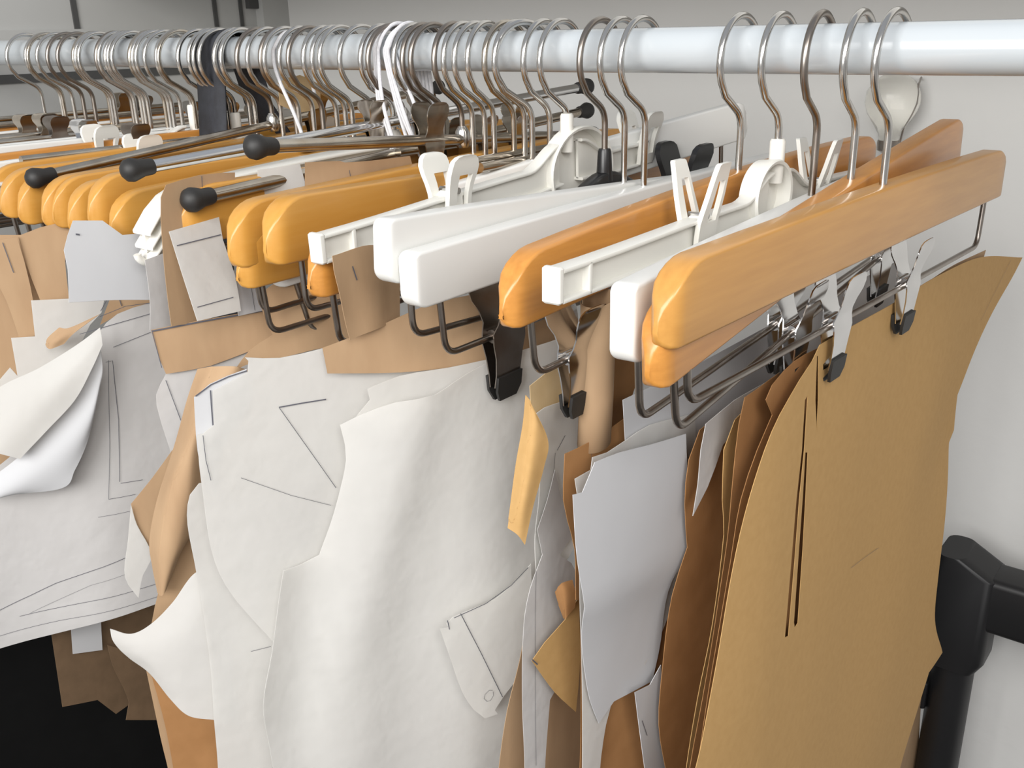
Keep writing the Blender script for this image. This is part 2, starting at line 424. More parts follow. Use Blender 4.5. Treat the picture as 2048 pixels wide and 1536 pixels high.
def metal_hanger(i, near, xn, zs, label=None, hm='steel', caps='rubber', clips=(), L=None, m='nickel', r=0.0042, clipm='nickel', cs=1.0):
    """flat chromed bar with black end caps and pinch clips; near = pixel of its near end on plane xn"""
    X = HX[i]
    P = onX(near[0], near[1], xn); P[2] -= RZ+sag(X)
    c = np.array([X, 0, zs]); v = np.array([P[0], P[1], P[2]])-c
    Lh = np.linalg.norm(v) if L is None else L
    th = math.atan2(v[0], -v[1]); tl = math.asin(v[2]/np.linalg.norm(v))
    root = thing('clip_hanger', label or 'chromed metal clip hanger with black end caps, %s' % where(i), 'hanger', (X, 0, RZ+sag(X)), th, GRP)
    Mx = Matrix.Translation((0, 0, zs)) @ Matrix.Rotation(-tl, 4, 'X')
    obj('bar', MB().tube([(0, y, 0) for y in np.linspace(-Lh+0.012, Lh-0.012, 12)], r, 12).xf(Mx), m, root)
    if caps:
        for sg in (-1, 1):
            prof = [(0.0050, -0.007), (0.0055, -0.005), (0.0056, 0.0), (0.0068, 0.004), (0.0078, 0.008), (0.0070, 0.0115), (0.0040, 0.0142), (0.0004, 0.0150)]
            k = MB().lathe([(q[0], sg*q[1]) for q in prof], (0, 0, 0), 'y', 20)
            obj('end_cap', k.xf(Mx @ Matrix.Translation((0, sg*(Lh-0.012), 0))), caps, root)
    hook(root, zs+0.002, hm)
    obj('socket', MB().lathe([(0.0045, -0.006), (0.0055, -0.004), (0.0055, 0.006), (0.003, 0.010)], (0, 0, zs), 'z', 16), 'chrome', root)
    for y, sc, sp in clips:
        metal_clip(root, (0, y, 0), Mx, clipm, sc*cs, sp, tip=None)
    return root

def ibeam(L0, L1, zt0, zt1, h0, h1, t):
    """flanged arm from y=L0 to y=L1 (near to centre)"""
    mb = MB()
    for sec in ('web', 'top', 'bot'):
        rings = []
        for k in range(9):
            u = k/8; y = L0+(L1-L0)*u; s_ = u*u*(3-2*u)
            zt = zt0+(zt1-zt0)*s_; h = h0+(h1-h0)*s_
            if sec == 'web': a, z1, z0 = 0.0011, zt-0.001, zt-h+0.001
            elif sec == 'top': a, z1, z0 = t/2, zt, zt-0.0022
            else: a, z1, z0 = t/2, zt-h+0.0022, zt-h
            rings.append([(q[0], y, q[1]) for q in rrect(-a, z0, a, z1, 0.0007, 0, 2)])
        mb.loft(rings)
    return mb

def plastic_hanger(i, zb, tip, label, m='plastic', L=0.236, clips=(), dish=True, socket='white', arm_h=0.016, hm='chrome', hookend=False, dishc=(0.008, -0.026), dr=0.027, rise=0.012, clip_round=True, clips_s=1.0, spread=1.0):
    th, tl = pose(i, zb-0.012, tip, L)
    X = HX[i]
    root = thing('plastic_clip_hanger', label, 'hanger', (X, 0, RZ+sag(X)), th, GRP)
    Mx = Matrix.Translation((0, 0, zb)) @ Matrix.Rotation(-tl, 4, 'X')
    zt = -0.022
    for sg, nm in ((-1, 'arm'), (1, 'arm')):
        mb = ibeam(sg*L, sg*0.05, zt, zt+0.004, arm_h, arm_h+0.002, 0.010)
        mb2 = ibeam(sg*0.05, sg*0.012, zt+0.004, -0.004, arm_h+0.002, 0.03, 0.010); mb.v, off = mb.v, len(mb.v)
        mb.add(mb2.v, mb2.f)
        # open hooked end: slot-ended lug
        e = sg*L
        mb.box((-0.005, min(e, e+sg*0.004), zt-arm_h), (0.005, max(e, e+sg*0.004), zt+0.001), 0.001)
        mb.box((-0.005, min(e-sg*0.020, e-sg*0.023), zt-arm_h), (0.005, max(e-sg*0.020, e-sg*0.023), zt), 0.0008)
        obj(nm, mb.xf(Mx), m, root)
    if dish:
        cy, cz = dishc
        d = MB()
        prof = [(0.0, -0.0025), (dr-0.003, -0.0025), (dr-0.002, 0.006), (dr, 0.0065), (dr+0.001, 0.005), (dr, -0.006), (0.0, -0.006)]
        rings = []
        for r_, x_ in prof:
            rings.append([(x_, cy+max(r_, 1e-4)*math.cos(a)*1.08, cz+max(r_, 1e-4)*math.sin(a)*(0.86 if math.sin(a) > 0 else 0.95)) for a in [k*2*math.pi/36 for k in range(36)]])
        d.loft(rings, cap=False)
        obj('centre_dish', d.xf(Mx), m, root)
    sk = MB().lathe([(0.0045, -0.016), (0.0048, -0.002), (0.0048, 0.009), (0.004, 0.0105)], (0, 0, zb+0.004), 'z', 16)
    obj('socket', sk, m, root)
    hook(root, zb+0.004, hm)
    for y, sc in clips:
        plastic_clip(root, (0, y, zt+0.001), Mx, m, sc*clips_s, spread, clip_round)
    return root

# --- the hangers one can see well, from the front of the photo to the back
wood_hanger(58, -0.0765, (1312, 612), 'beech3', 'honey coloured beech trouser hanger nearest the camera, with clips on its chrome bar', bar=True, wl=0.216,
            clips=((-0.050, 1.12, 0.75), (0.064, 1.12, 0.75)), L=0.242, t=0.014, drop=0.036, hm='chrome', barpull=-0.003)
wood_hanger(57, -0.0745, (1290, 700), 'beech2', 'beech trouser hanger tilted behind the nearest hanger, far end raised', clips=((-0.075, 1.1, 0.9), (0.075, 1.1, 0.8)), L=0.245, t=0.014, wl=0.222, drop=0.034)
wood_hanger(56, -0.086, (1240, 645), 'white', 'white wooden trouser hanger between the two front beech hangers and a plastic one', hm='steel', square=True, L=0.238, rend=0.006, clips=((-0.04, 1.0, 0.9),))
plastic_hanger(55, -0.066, (1112, 562), 'white plastic clip hanger with oval dish, behind the front beech hangers', clips=((-0.101, 0.80), (0.07, 0.75)), clip_round=False, dishc=(-0.012, -0.018), dr=0.024, spread=1.15)
wood_hanger(54, -0.078, (998, 590), 'beech2', 'orange-brown beech trouser hanger left of the white plastic clip hanger', L=0.238, t=0.013, clips=((-0.178, 1.1, 0.9),), h=0.034, wl=0.216, drop=0.034, arch=0.006)
wood_hanger(53, -0.089, (812, 568), 'white', 'white wooden trouser hanger standing foremost of the white pair mid rail', square=True, L=0.232, h=0.030, clips=((-0.155, 1.3, 0.9),), clipm='steel', wl=0.208, drop=0.036)
wood_hanger(52, -0.088, (762, 500), 'white', 'white wooden trouser hanger with square end, rear of the white pair mid rail', square=True, L=0.236, h=0.034, wl=0.215, hs=1.0)
plastic_hanger(50, -0.056, (637, 490), 'pale plastic clip hanger with large round dish and slotted arm end', clips=((-0.128, 1.0), (0.10, 1.0)), dishc=(0.012, -0.027), dr=0.036)
# black plastic hanger
root = thing('plastic_clip_hanger', 'black plastic clip hanger with arched body behind the white wooden pair', 'hanger', (HX[51], 0, RZ+sag(HX[51])), 0.02, GRP)
rings = []
for y in np.linspace(-0.16, 0.16, 33):
    zt = -0.079-0.022*(abs(y)/0.055)**1.6 if abs(y) < 0.055 else -0.101-0.006*(abs(y)-0.055)/0.1
    rings.append([(q[0], y, q[1]) for q in rrect(-0.005, zt-0.016, 0.005, zt, 0.0025, 0, 3)])
obj('body', MB().loft(rings), 'black', root)
obj('socket', MB().lathe([(0.006, -0.086), (0.0055, -0.078), (0.0048, -0.066), (0.004, -0.064)], (0, 0, 0), 'z', 16), 'black', root)
hook(root, -0.068, 'steel')
plastic_clip(root, (0.0, 0.118, -0.104), Matrix.Identity(4), 'black', 1.25, 1.0, True, False)

wood_hanger(49, -0.091, (614, 535), 'beech2', 'orange beech hanger end tucked under the pale slotted plastic arm', L=0.24, h=0.034)
wood_hanger(48, -0.077, (527, 533), 'white', 'white wooden hanger with rounded far end raised behind the large plastic dish', L=0.216, Lf=0.232, h=0.032, t=0.010, drop=0.04, wl=0.20, rtop=0.016)
wood_hanger(45, -0.083, (528, 455), 'beech', 'honey beech trouser hanger, foremost of the stepped pair mid rail', L=0.24, h=0.038, t=0.015, wl=0.212, drop=0.036)
wood_hanger(43, -0.076, (452, 465), 'beech', 'honey beech trouser hanger right behind the foremost of the stepped pair', L=0.24, h=0.038, t=0.014)
wood_hanger(44, -0.095, (470, 522), 'beech', 'honey beech trouser hanger hanging lowest of the stepped cluster mid rail', L=0.236, h=0.034, t=0.012)
metal_hanger(42, (530, 293), -0.487, -0.064, 'metal clip hanger with black bulb cap and large nickel clip above the beech pair', clips=((-0.040, 1.05, 0.7), (0.03, 0.7, 1.0), (0.075, 0.7, 1.0)), L=0.215)
metal_hanger(40, (375, 402), -0.525, -0.070, 'short metal clip hanger with black cap above a white pattern sheet', clips=((0.02, 0.75, 1.0), (0.11, 0.75, 1.0)), L=0.236)
wood_hanger(39, -0.077, (352, 428), 'beech', 'beech trouser hanger behind the white pattern sheet with two ruled lines', L=0.238)
metal_hanger(38, (252, 342), -0.591, -0.052, 'metal clip hanger with black cap crossing above the white moulded hanger', clips=((0.02, 0.75, 1.0), (-0.03, 0.75, 1.0)), L=0.236, m='bright')
wood_hanger(35, -0.077, (213, 440), 'beech', 'beech trouser hanger with lowest end left of the white moulded hanger', L=0.238)
wood_hanger(33, -0.077, (172, 402), 'beech', 'beech trouser hanger with rounded end second left of the white moulded hanger', L=0.238)
wood_hanger(31, -0.077, (130, 418), 'beech', 'beech trouser hanger with narrow end third left of the white moulded hanger', L=0.238)
wood_hanger(28, -0.077, (78, 405), 'beech', 'beech trouser hanger with end fourth left of the white moulded hanger', L=0.238)
wood_hanger(26, -0.077, (30, 400), 'beech', 'beech trouser hanger with end at the left picture edge', L=0.238)
metal_hanger(27, (45, 362), -0.735, -0.062, 'metal clip hanger with small black cap near the left picture edge', clips=((0.05, 1.0, 1.0),), L=0.23)
wood_hanger(25, -0.077, None, 'beech', yaw=0)

# white moulded plastic hanger with notched shoulder (its end hooks and ribs)
def moulded_hanger(i):
    X = HX[i]; zb = -0.070
    root = thing('moulded_hanger', 'white moulded plastic hanger with ribbed shoulder end and hooked notch', 'hanger', (X, 0, RZ+sag(X)), 0.0, GRP)
    rings = []
    for y in np.linspace(-0.235, 0.235, 48):
        e = abs(y)/0.235
        zt = zb-0.002-0.012*e*e-0.020*max(0, (e-0.86)/0.14)**2
        zb_ = zb-0.028-0.016*e*e-0.004*max(0, (e-0.86)/0.14)
        rings.append([(q[0], y, q[1]) for q in rrect(-0.0016, zb_, 0.0016, zt, 0.0012, 0, 2)])
    mb = MB().loft(rings)
    for zo in (0.0, -0.012, -0.022):
        rr = []
        for y in np.linspace(-0.236, 0.236, 48):
            e = abs(y)/0.235
            z = zb-0.012*e*e-0.020*max(0, (e-0.86)/0.14)**2 + zo*(1-0.2*max(0, (e-0.86)/0.14))
            rr.append([(q[0], y, q[1]) for q in rrect(-0.0105, z-0.0026, 0.0105, z, 0.001, 0, 2)])
        mb.loft(rr)
    obj('body', mb, 'plastic', root)
    for sg in (-1, 1):
        c = np.array([0, sg*0.232, zb-0.048])
        pts = [c+np.array([0, sg*0.011*math.cos(a), 0.008*math.sin(a)]) for a in np.linspace(math.radians(200), math.radians(-20-0), 14)]
        pts = [c+np.array([0, -sg*0.010, 0.006])]+[c+np.array([0, -sg*0.0095*math.cos(a), -0.007*math.sin(a)]) for a in np.linspace(0, math.pi, 12)]
        obj('notch_hook', MB().tube(pts, 0.0026, 10), 'plastic', root)
    obj('socket', MB().lathe([(0.006, zb-0.004), (0.006, zb+0.006), (0.004, zb+0.010)], (0, 0, 0), 'z', 16), 'plastic', root)
    hook(root, zb+0.004, 'chrome')
moulded_hanger(37)

# --- the rest of the row, packed towards the far wall
rest = {47:('metal',0), 46:('metal',0), 36:('metal',0), 34:('metal',0), 32:('metal',0), 30:('wood',0), 29:('metal',0), 24:('plastic',1), 23:('wood',1), 22:('metal',0), 21:('white',0), 20:('wood',0), 19:('plastic',0),
        18:('white',1), 17:('metal',0), 16:('white',1), 15:('wood',1), 14:('white',0), 13:('metal',0), 12:('white',0), 11:('wood',1), 10:('metal',0), 9:('white',0), 8:('metal',0), 7:('wood',1),
        6:('white',0), 5:('wood',0), 4:('white',0), 3:('metal',0), 2:('wood',0), 1:('metal',0), 41:('metal',0)}
for i, (k, b) in sorted(rest.items(), reverse=True):
    zb = -0.077+random.uniform(-0.004, 0.004)
    hm = random.choice(['chrome', 'steel', 'nickel', 'chrome'])
    if k == 'wood': wood_hanger(i, zb, None, random.choice(['beech', 'beech2', 'beech']), hm=hm, bar=bool(b), t=0.0085, L=0.236)
    elif k == 'white': wood_hanger(i, zb, None, 'white', hm=hm, bar=bool(b), square=True, t=0.0085, h=0.032, L=0.234)
    elif k == 'plastic': plastic_hanger(i, zb+0.012, None, 'white plastic clip hanger, %s' % where(i), clips=((-0.10, 0.95), (0.10, 0.95)), hm=hm, dr=0.022, m='plastic')
    else:
        X = HX[i]; tip = None
        metal_hanger(i, (0, 0), X, zb+0.004, clips=((-0.10, 1.0, 1.0), (0.09, 1.0, 1.0)), L=0.215, hm=hm) if False else None
        th = math.radians(random.uniform(-1.5, 1.5))
        root = thing('clip_hanger', 'chromed metal clip hanger, %s' % where(i), 'hanger', (X, 0, RZ+sag(X)), th, GRP)
        Mx = Matrix.Translation((0, 0, zb+0.004))
        hl = 0.2 if i < 29 else 0.05
        obj('bar', MB().tube([(0, -hl, 0), (0, 0, 0), (0, hl, 0)], 0.0035, 10).xf(Mx), 'nickel', root)
        hook(root, zb+0.004, hm)
        for y in ((-0.095, 0.10) if i < 29 else ()): metal_clip(root, (0, y, 0), Mx, random.choice(['nickel', 'bright', 'steel']), 0.78)

# ------------------------------------------------------------------ paper
def paper_obj(name, mb, m, thick, parent=None):
    """give a one-sided sheet its real thickness: back face and cut edges, without rounding the shading over the edge"""
    V = [np.array(p) for p in mb.v]; F = []
    for f, k in zip(mb.f, mb.mi):
        n = np.cross(V[f[1]]-V[f[0]], V[f[2]]-V[f[0]])
        F.append((f if n[0] >= 0 else f[::-1], k))
    N = [np.zeros(3) for _ in V]
    for f, k in F:
        n = np.cross(V[f[1]]-V[f[0]], V[f[2]]-V[f[0]])
        for i in f: N[i] = N[i]+n
    out = MB(); out.add(V, [])
    B = [v-thick*n/(np.linalg.norm(n)+1e-15) for v, n in zip(V, N)]
    out.add(B, [])
    nv = len(V); cnt = {}
    for f, k in F:
        out.f.append(f); out.mi.append(k)
        if k: continue
        out.f.append(tuple(i+nv for i in f[::-1])); out.mi.append(0)
        for i in range(len(f)):
            e = (f[i], f[(i+1) % len(f)]); cnt[e] = cnt.get(e, 0)+1
    for (a, b) in cnt:
        if (b, a) not in cnt:
            out.add([V[a], V[b], B[b], B[a]], [(3, 2, 1, 0)])
    return obj(name, out, m, parent, extra=['pen'], fix=False, ang=65)

def drape(X):
    return 0.55 if X < -0.31 else 0.15
def fall(y, z, bs):
    """the free front part of the hanging sheets swings away from the camera, all of them alike"""
    if y > -0.10: return 0.0
    return -bs*(math.sqrt((y+0.10)**2+0.0009)-0.03)

def sheet(label, X, out, m='paper', wave=(0.002, 3.0, 0.8, 0.0), ctl=(), creases=(), lines=(), holes=(), step=0.011, name='pattern_sheet', cat='paper pattern', group='paper patterns hung on the rail', lw=0.0007, thick=0.0004, smooth_out=True, bend=None, lean=0.0):
    """a sheet hanging in the plane x = X, cut to its outline, with its own gentle bends"""
    def pl(p, x=X): q = onX(p[0], p[1], x); return q[1], q[2]
    ztop = max(pl(p)[1] for p in out)
    cz = [(pl(c)[0], pl(c)[1], c[2], c[3]) for c in ctl]
    cr = []
    for (a, b, c, d, sl) in creases:
        p, q = np.array(pl((a, b))), np.array(pl((c, d))); t = (q-p)/np.linalg.norm(q-p)
        cr.append((p, np.array((-t[1], t[0])), sl))
    A, fy, fz, ph = wave
    bs = bend if bend is not None else drape(X)
    rs = random.Random(label); p2 = rs.uniform(0, 6.28)
    def dx(y, z):
        k = min(1.0, max(0.0, (ztop-z)/0.12))
        v = A*k*(math.sin(2*math.pi*(fy*y+fz*z)+ph)+0.5*math.sin(2*math.pi*(fy*2.3*y-fz*1.4*z)+p2))
        v += fall(y, z, bs)+lean*(ztop-z)
        for (cy, cz_, d, sg) in cz: v += d*math.exp(-((y-cy)**2+(z-cz_)**2)/(2*sg*sg))
        for (p, n, sl) in cr:
            t = (y-p[0])*n[0]+(z-p[1])*n[1]
            if t > 0: v += sl*0.028*math.tanh(max(0.0, math.sqrt(t*t+0.000009)-0.003)/0.028)
        return v
    def place(p):
        y, z = pl(p)
        for _ in range(30):
            q = pl(p, X+dx(y, z)); y, z = 0.5*(y+q[0]), 0.5*(z+q[1])
        return y, z
    def dens(poly, closed=True):
        P = [np.array(place(p)) for p in poly]; n = len(P); o = []
        for i in range(n if closed else n-1):
            a, b = P[i], P[(i+1) % n]; k = max(1, int(np.linalg.norm(b-a)/(step*0.8)))
            if smooth_out and closed and n > 4:
                z, c = P[i-1], P[(i+2) % n]
                ta, tb = (b-z), (c-a)
                e = b-a; L = np.linalg.norm(e)
                def turn(u, w):
                    return (u@w)/(np.linalg.norm(u)*np.linalg.norm(w)+1e-12)
                ga = turn(a-z, b-a) > 0.80; gb = turn(b-a, c-b) > 0.80
                m0 = (ta/np.linalg.norm(ta)*L) if ga else e
                m1 = (tb/np.linalg.norm(tb)*L) if gb else e
                for j in range(k):
                    t = j/k
                    o.append((2*t**3-3*t*t+1)*a+(t**3-2*t*t+t)*m0+(-2*t**3+3*t*t)*b+(t**3-t*t)*m1)
            else:
                for j in range(k): o.append(a+(b-a)*j/k)
        if not closed: o.append(P[-1])
        return o
    O = dens(out); vs = [Vector(p) for p in O]; n0 = len(vs)
    faces = [list(range(n0))]; edges = []
    H = []
    for h in holes:
        hp = [np.array(place(p)) for p in h]; b = len(vs); vs += [Vector(p) for p in hp]
        edges += [(b+i, b+(i+1) % len(hp)) for i in range(len(hp))]; H.append(hp)
    def inside(pt, poly):
        x, y = pt; c = False; j = len(poly)-1
        for i in range(len(poly)):
            (xi, yi), (xj, yj) = poly[i], poly[j]
            if (yi > y) != (yj > y) and x < (xj-xi)*(y-yi)/(yj-yi)+xi: c = not c
            j = i
        return c
    Oa = np.array(O); lo, hi = Oa.min(0), Oa.max(0)
    jj = random.Random(3)
    for a in np.arange(lo[0]+step/2, hi[0], step):
        for b in np.arange(lo[1]+step/2, hi[1], step):
            p = (a+jj.uniform(-.2, .2)*step, b+jj.uniform(-.2, .2)*step)
            if inside(p, O) and np.min(np.hypot(Oa[:, 0]-p[0], Oa[:, 1]-p[1])) > step*0.4: vs.append(Vector(p))
    r = delaunay_2d_cdt(vs, edges, faces, 2 if not holes else 2, 1e-7)
    V2, F2 = r[0], r[2]
    V = [(X+dx(p[0], p[1]), p[0], p[1]) for p in V2]; F = []
    for f in F2:
        c = sum((np.array(V2[i]) for i in f), np.zeros(2))/len(f)
        if not inside(c, O) or any(inside(c, h) for h in H): continue
        F.append(tuple(f))
    mb = MB().add(V, F)
    def ribbon(L2, w, closed=False):
        w *= 0.62
        P3 = []
        for k, p in enumerate(L2):
            a = L2[max(0, k-1)]; b = L2[min(len(L2)-1, k+1)]
            t = (b-a)/(np.linalg.norm(b-a)+1e-12); nn = np.array((-t[1], t[0]))*w/2
            for sg in (1, -1):
                q = p+sg*nn; P3.append((X+dx(q[0], q[1])+thick+0.0005, q[0], q[1]))
        mb.add(P3, [(2*i, 2*i+1, 2*i+3, 2*i+2) for i in range(len(L2)-1)], 1)
    for ln in lines:
        w = lw
        if isinstance(ln[-1], (int, float)): w = ln[-1]; ln = ln[:-1]
        ribbon(dens(ln, False), w)
    return tag(paper_obj(name, mb, m, thick), label, cat, group)

def curl(label, rows, m, nu=10, nv=8, name='pattern_sheet', cat='paper pattern', group='paper patterns hung on the rail'):
    """a rolled or curled sheet: rows of (px, py, X) smoothed both ways"""
    def at(px, py, x):
        q = onX(px, py, x)
        for _ in range(9): q = onX(px, py, x+fall(q[1], q[2], drape(x)))
        return q
    R = [bez([at(px, py, x) for px, py, x in r], nv) for r in rows]
    cols = [bez([R[i][j] for i in range(len(R))], nu) for j in range(len(R[0]))]
    vs = []; n = len(cols[0])
    for c in cols: vs += list(c)
    fs = [(j*n+i, j*n+i+1, (j+1)*n+i+1, (j+1)*n+i) for j in range(len(cols)-1) for i in range(n-1)]
    return tag(paper_obj(name, MB().add(vs, fs), m, 0.0004), label, cat, group)

# ---- front hangers: kraft
sheet('large brown kraft pattern with two narrow dart slits on the front hanger', -0.187,
 [(1640,690),(1700,655),(1790,605),(1870,555),(1960,515),(2045,515),(2030,545),(1985,625),(1950,700),(1915,790),(1908,860),(1898,885),(1896,950),(1890,1040),(1877,1150),(1870,1240),(1885,1305),(1858,1345),(1835,1420),(1800,1536),(1760,1700),(1340,1700),(1392,1536),(1420,1400),(1440,1290),(1460,1170),(1490,1030),(1530,900),(1560,830),(1600,760),(1625,722)],
 'kraft', wave=(0.0012,2.2,0.5,0.3), ctl=((1890,900,-0.004,0.05),(1420,1500,0.004,0.06)),
 holes=[[(1616,790),(1610,800),(1604,900),(1593,1000),(1583,1120),(1570,1275),(1577,1272),(1590,1120),(1599,1000),(1609,900)],
        [(1611,905),(1606,990),(1598,1100),(1588,1245),(1590,1256),(1596,1246),(1606,1100),(1612,990),(1616,905)],
        [(1634,712),(1631,800),(1634,866),(1637,800),(1637,712)]],
 lines=[[(2020,520),(1975,610),(1960,640),0.0005],[(1755,1095),(1700,1135),0.0004]])
sheet('brown kraft corner showing above the large front kraft pattern', -0.1905,
 [(1820,590),(1900,535),(1972,500),(1966,520),(1900,560),(1880,640),(1830,660)], 'kraft2')
fan = [  # the dark kraft sheets carry the shade of the gaps in their colour
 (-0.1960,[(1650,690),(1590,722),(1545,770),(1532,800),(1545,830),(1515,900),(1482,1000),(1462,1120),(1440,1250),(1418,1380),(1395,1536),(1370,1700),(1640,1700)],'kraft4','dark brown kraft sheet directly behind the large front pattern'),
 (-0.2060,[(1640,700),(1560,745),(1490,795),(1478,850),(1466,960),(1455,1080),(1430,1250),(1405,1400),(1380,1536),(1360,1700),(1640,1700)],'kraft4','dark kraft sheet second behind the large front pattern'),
 (-0.2160,[(1640,705),(1540,770),(1470,840),(1448,900),(1445,1000),(1448,1070),(1425,1250),(1395,1400),(1370,1560),(1360,1700),(1640,1700)],'kraft','orange lit kraft edge third behind the large front pattern'),
 (-0.2260,[(1640,710),(1470,800),(1412,848),(1402,900),(1396,970),(1386,1032),(1415,975),(1446,890),(1500,830),(1640,760)],'tracing','grey tracing paper edge among the dark kraft sheets'),
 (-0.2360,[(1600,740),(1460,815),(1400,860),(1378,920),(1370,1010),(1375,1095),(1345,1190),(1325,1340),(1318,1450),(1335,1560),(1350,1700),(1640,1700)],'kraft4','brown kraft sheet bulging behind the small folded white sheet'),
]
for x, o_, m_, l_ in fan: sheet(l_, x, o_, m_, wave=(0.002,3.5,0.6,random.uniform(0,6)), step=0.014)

# ---- white wooden hanger between: small white sheets
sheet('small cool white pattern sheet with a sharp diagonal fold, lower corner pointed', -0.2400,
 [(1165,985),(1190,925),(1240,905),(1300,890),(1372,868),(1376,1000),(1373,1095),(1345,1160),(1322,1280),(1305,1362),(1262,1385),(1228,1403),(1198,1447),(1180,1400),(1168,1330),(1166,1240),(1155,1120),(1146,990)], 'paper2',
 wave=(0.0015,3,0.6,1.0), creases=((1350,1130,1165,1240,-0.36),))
sheet('white sheet with jagged left edge behind the folded cool white one', -0.2525,
 [(1150,958),(1182,940),(1185,915),(1215,905),(1250,882),(1300,850),(1390,826),(1392,1000),(1372,1110),(1330,1250),(1290,1330),(1260,1330),(1225,1400),(1212,1450),(1200,1540),(1196,1700),(1162,1700),(1165,1540),(1165,1390),(1160,1200),(1158,1010)], 'paper', wave=(0.002,4,0.5,2.0))
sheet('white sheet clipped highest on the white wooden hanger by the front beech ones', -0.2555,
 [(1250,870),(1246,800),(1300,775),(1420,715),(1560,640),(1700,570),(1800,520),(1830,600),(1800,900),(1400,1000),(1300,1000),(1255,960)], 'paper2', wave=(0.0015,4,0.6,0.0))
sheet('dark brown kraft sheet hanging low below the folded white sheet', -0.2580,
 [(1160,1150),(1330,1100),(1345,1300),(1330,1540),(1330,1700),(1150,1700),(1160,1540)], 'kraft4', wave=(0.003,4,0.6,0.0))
# ---- kraft behind
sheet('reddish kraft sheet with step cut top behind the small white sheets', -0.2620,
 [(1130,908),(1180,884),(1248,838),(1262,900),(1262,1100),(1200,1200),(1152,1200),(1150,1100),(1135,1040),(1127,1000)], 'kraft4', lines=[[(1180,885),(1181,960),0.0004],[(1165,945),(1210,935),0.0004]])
R_ = []
for (px, py) in ((1196,596),(1196,690),(1193,790),(1188,885)):
    c = onX(px, py, -0.272); rr = 0.0088
    R_.append([c+np.array((rr*math.cos(a), rr*math.sin(a)*1.0, 0.003*math.sin(a))) for a in np.linspace(-2.6, 3.3, 26)])
vs = [p for r in R_ for p in r]; n = len(R_[0])
o = obj('paper_roll', MB().add(vs, [(i*n+j, i*n+j+1, (i+1)*n+j+1, (i+1)*n+j) for i in range(3) for j in range(n-1)]), 'kraft2', fix=False, ang=80)
so = o.modifiers.new('thickness', 'SOLIDIFY'); so.thickness = 0.0005
tag(o, 'upright roll of brown kraft beside the orange-brown beech hanger', 'paper roll')
# ---- orange beech hanger: mixed sheets
curl('pale kraft strip with curled pointed lower end left of the kraft roll',
 [[(1052,790,-0.280),(1060,800,-0.276),(1062,806,-0.274)],[(1046,850,-0.280),(1070,850,-0.272),(1096,880,-0.270)],[(1032,930,-0.280),(1060,930,-0.271),(1088,935,-0.270)],[(1020,1020,-0.280),(1045,1010,-0.272),(1066,1015,-0.271)],[(1015,1056,-0.280),(1035,1070,-0.274),(1050,1090,-0.272)]], 'kraft')
sheet('kraft sheet top edge clipped on the orange-brown beech hanger', -0.2915,
 [(1060,772),(1100,740),(1172,712),(1172,900),(1110,900),(1064,860)], 'kraft3')
sheet('crumpled white sheet below the orange-brown beech hanger beside the pale curled strip', -0.2870,
 [(1066,832),(1090,815),(1130,802),(1128,785),(1170,768),(1175,900),(1165,1000),(1150,1090),(1110,1150),(1075,1180),(1070,1080),(1078,1000),(1080,900)], 'paper', wave=(0.003,8,1.5,0.5), step=0.007,
 lines=[[(1128,870),(1112,900),0.0006],[(1108,905),(1100,1010),0.0004],[(1152,1030),(1120,1075),0.0005]])
sheet('long narrow grey-white sheet with ruled line hanging beside the big white sheets', -0.2840,
 [(1110,940),(1125,1000),(1150,1020),(1152,1060),(1120,1110),(1150,1140),(1160,1300),(1100,1400),(1090,1540),(1090,1700),(1048,1700),(1050,1540),(1045,1400),(1048,1250),(1060,1180),(1085,1110),(1075,1060),(1095,1000)], 'tracing', wave=(0.003,7,0.6,0.8), step=0.008, lines=[[(1070,1140),(1068,1320),(1070,1530),0.0004]])
sheet('kraft triangle pointing left between the grey strip and the small white sheets', -0.2750,
 [(1064,1322),(1090,1285),(1130,1240),(1158,1195),(1160,1330),(1152,1424),(1110,1385)], 'kraft', wave=(0.001,3,1,0), lines=[[(1062,1318),(1073,1328),0.0012]])
curl('small dark kraft curl above the kraft triangle', [[(1110,1185,-.275),(1122,1168,-.269),(1145,1160,-.267)],[(1116,1205,-.275),(1130,1190,-.268),(1152,1190,-.267)],[(1128,1236,-.275),(1132,1236,-.271),(1150,1215,-.269)]], 'kraft4')
sheet('dark kraft sheet hanging low behind the grey-white strip', -0.3030,
 [(1060,1200),(1040,1320),(1015,1420),(998,1536),(985,1700),(1180,1700),(1180,1200)], 'kraft2', wave=(0.002,4,0.5,0))
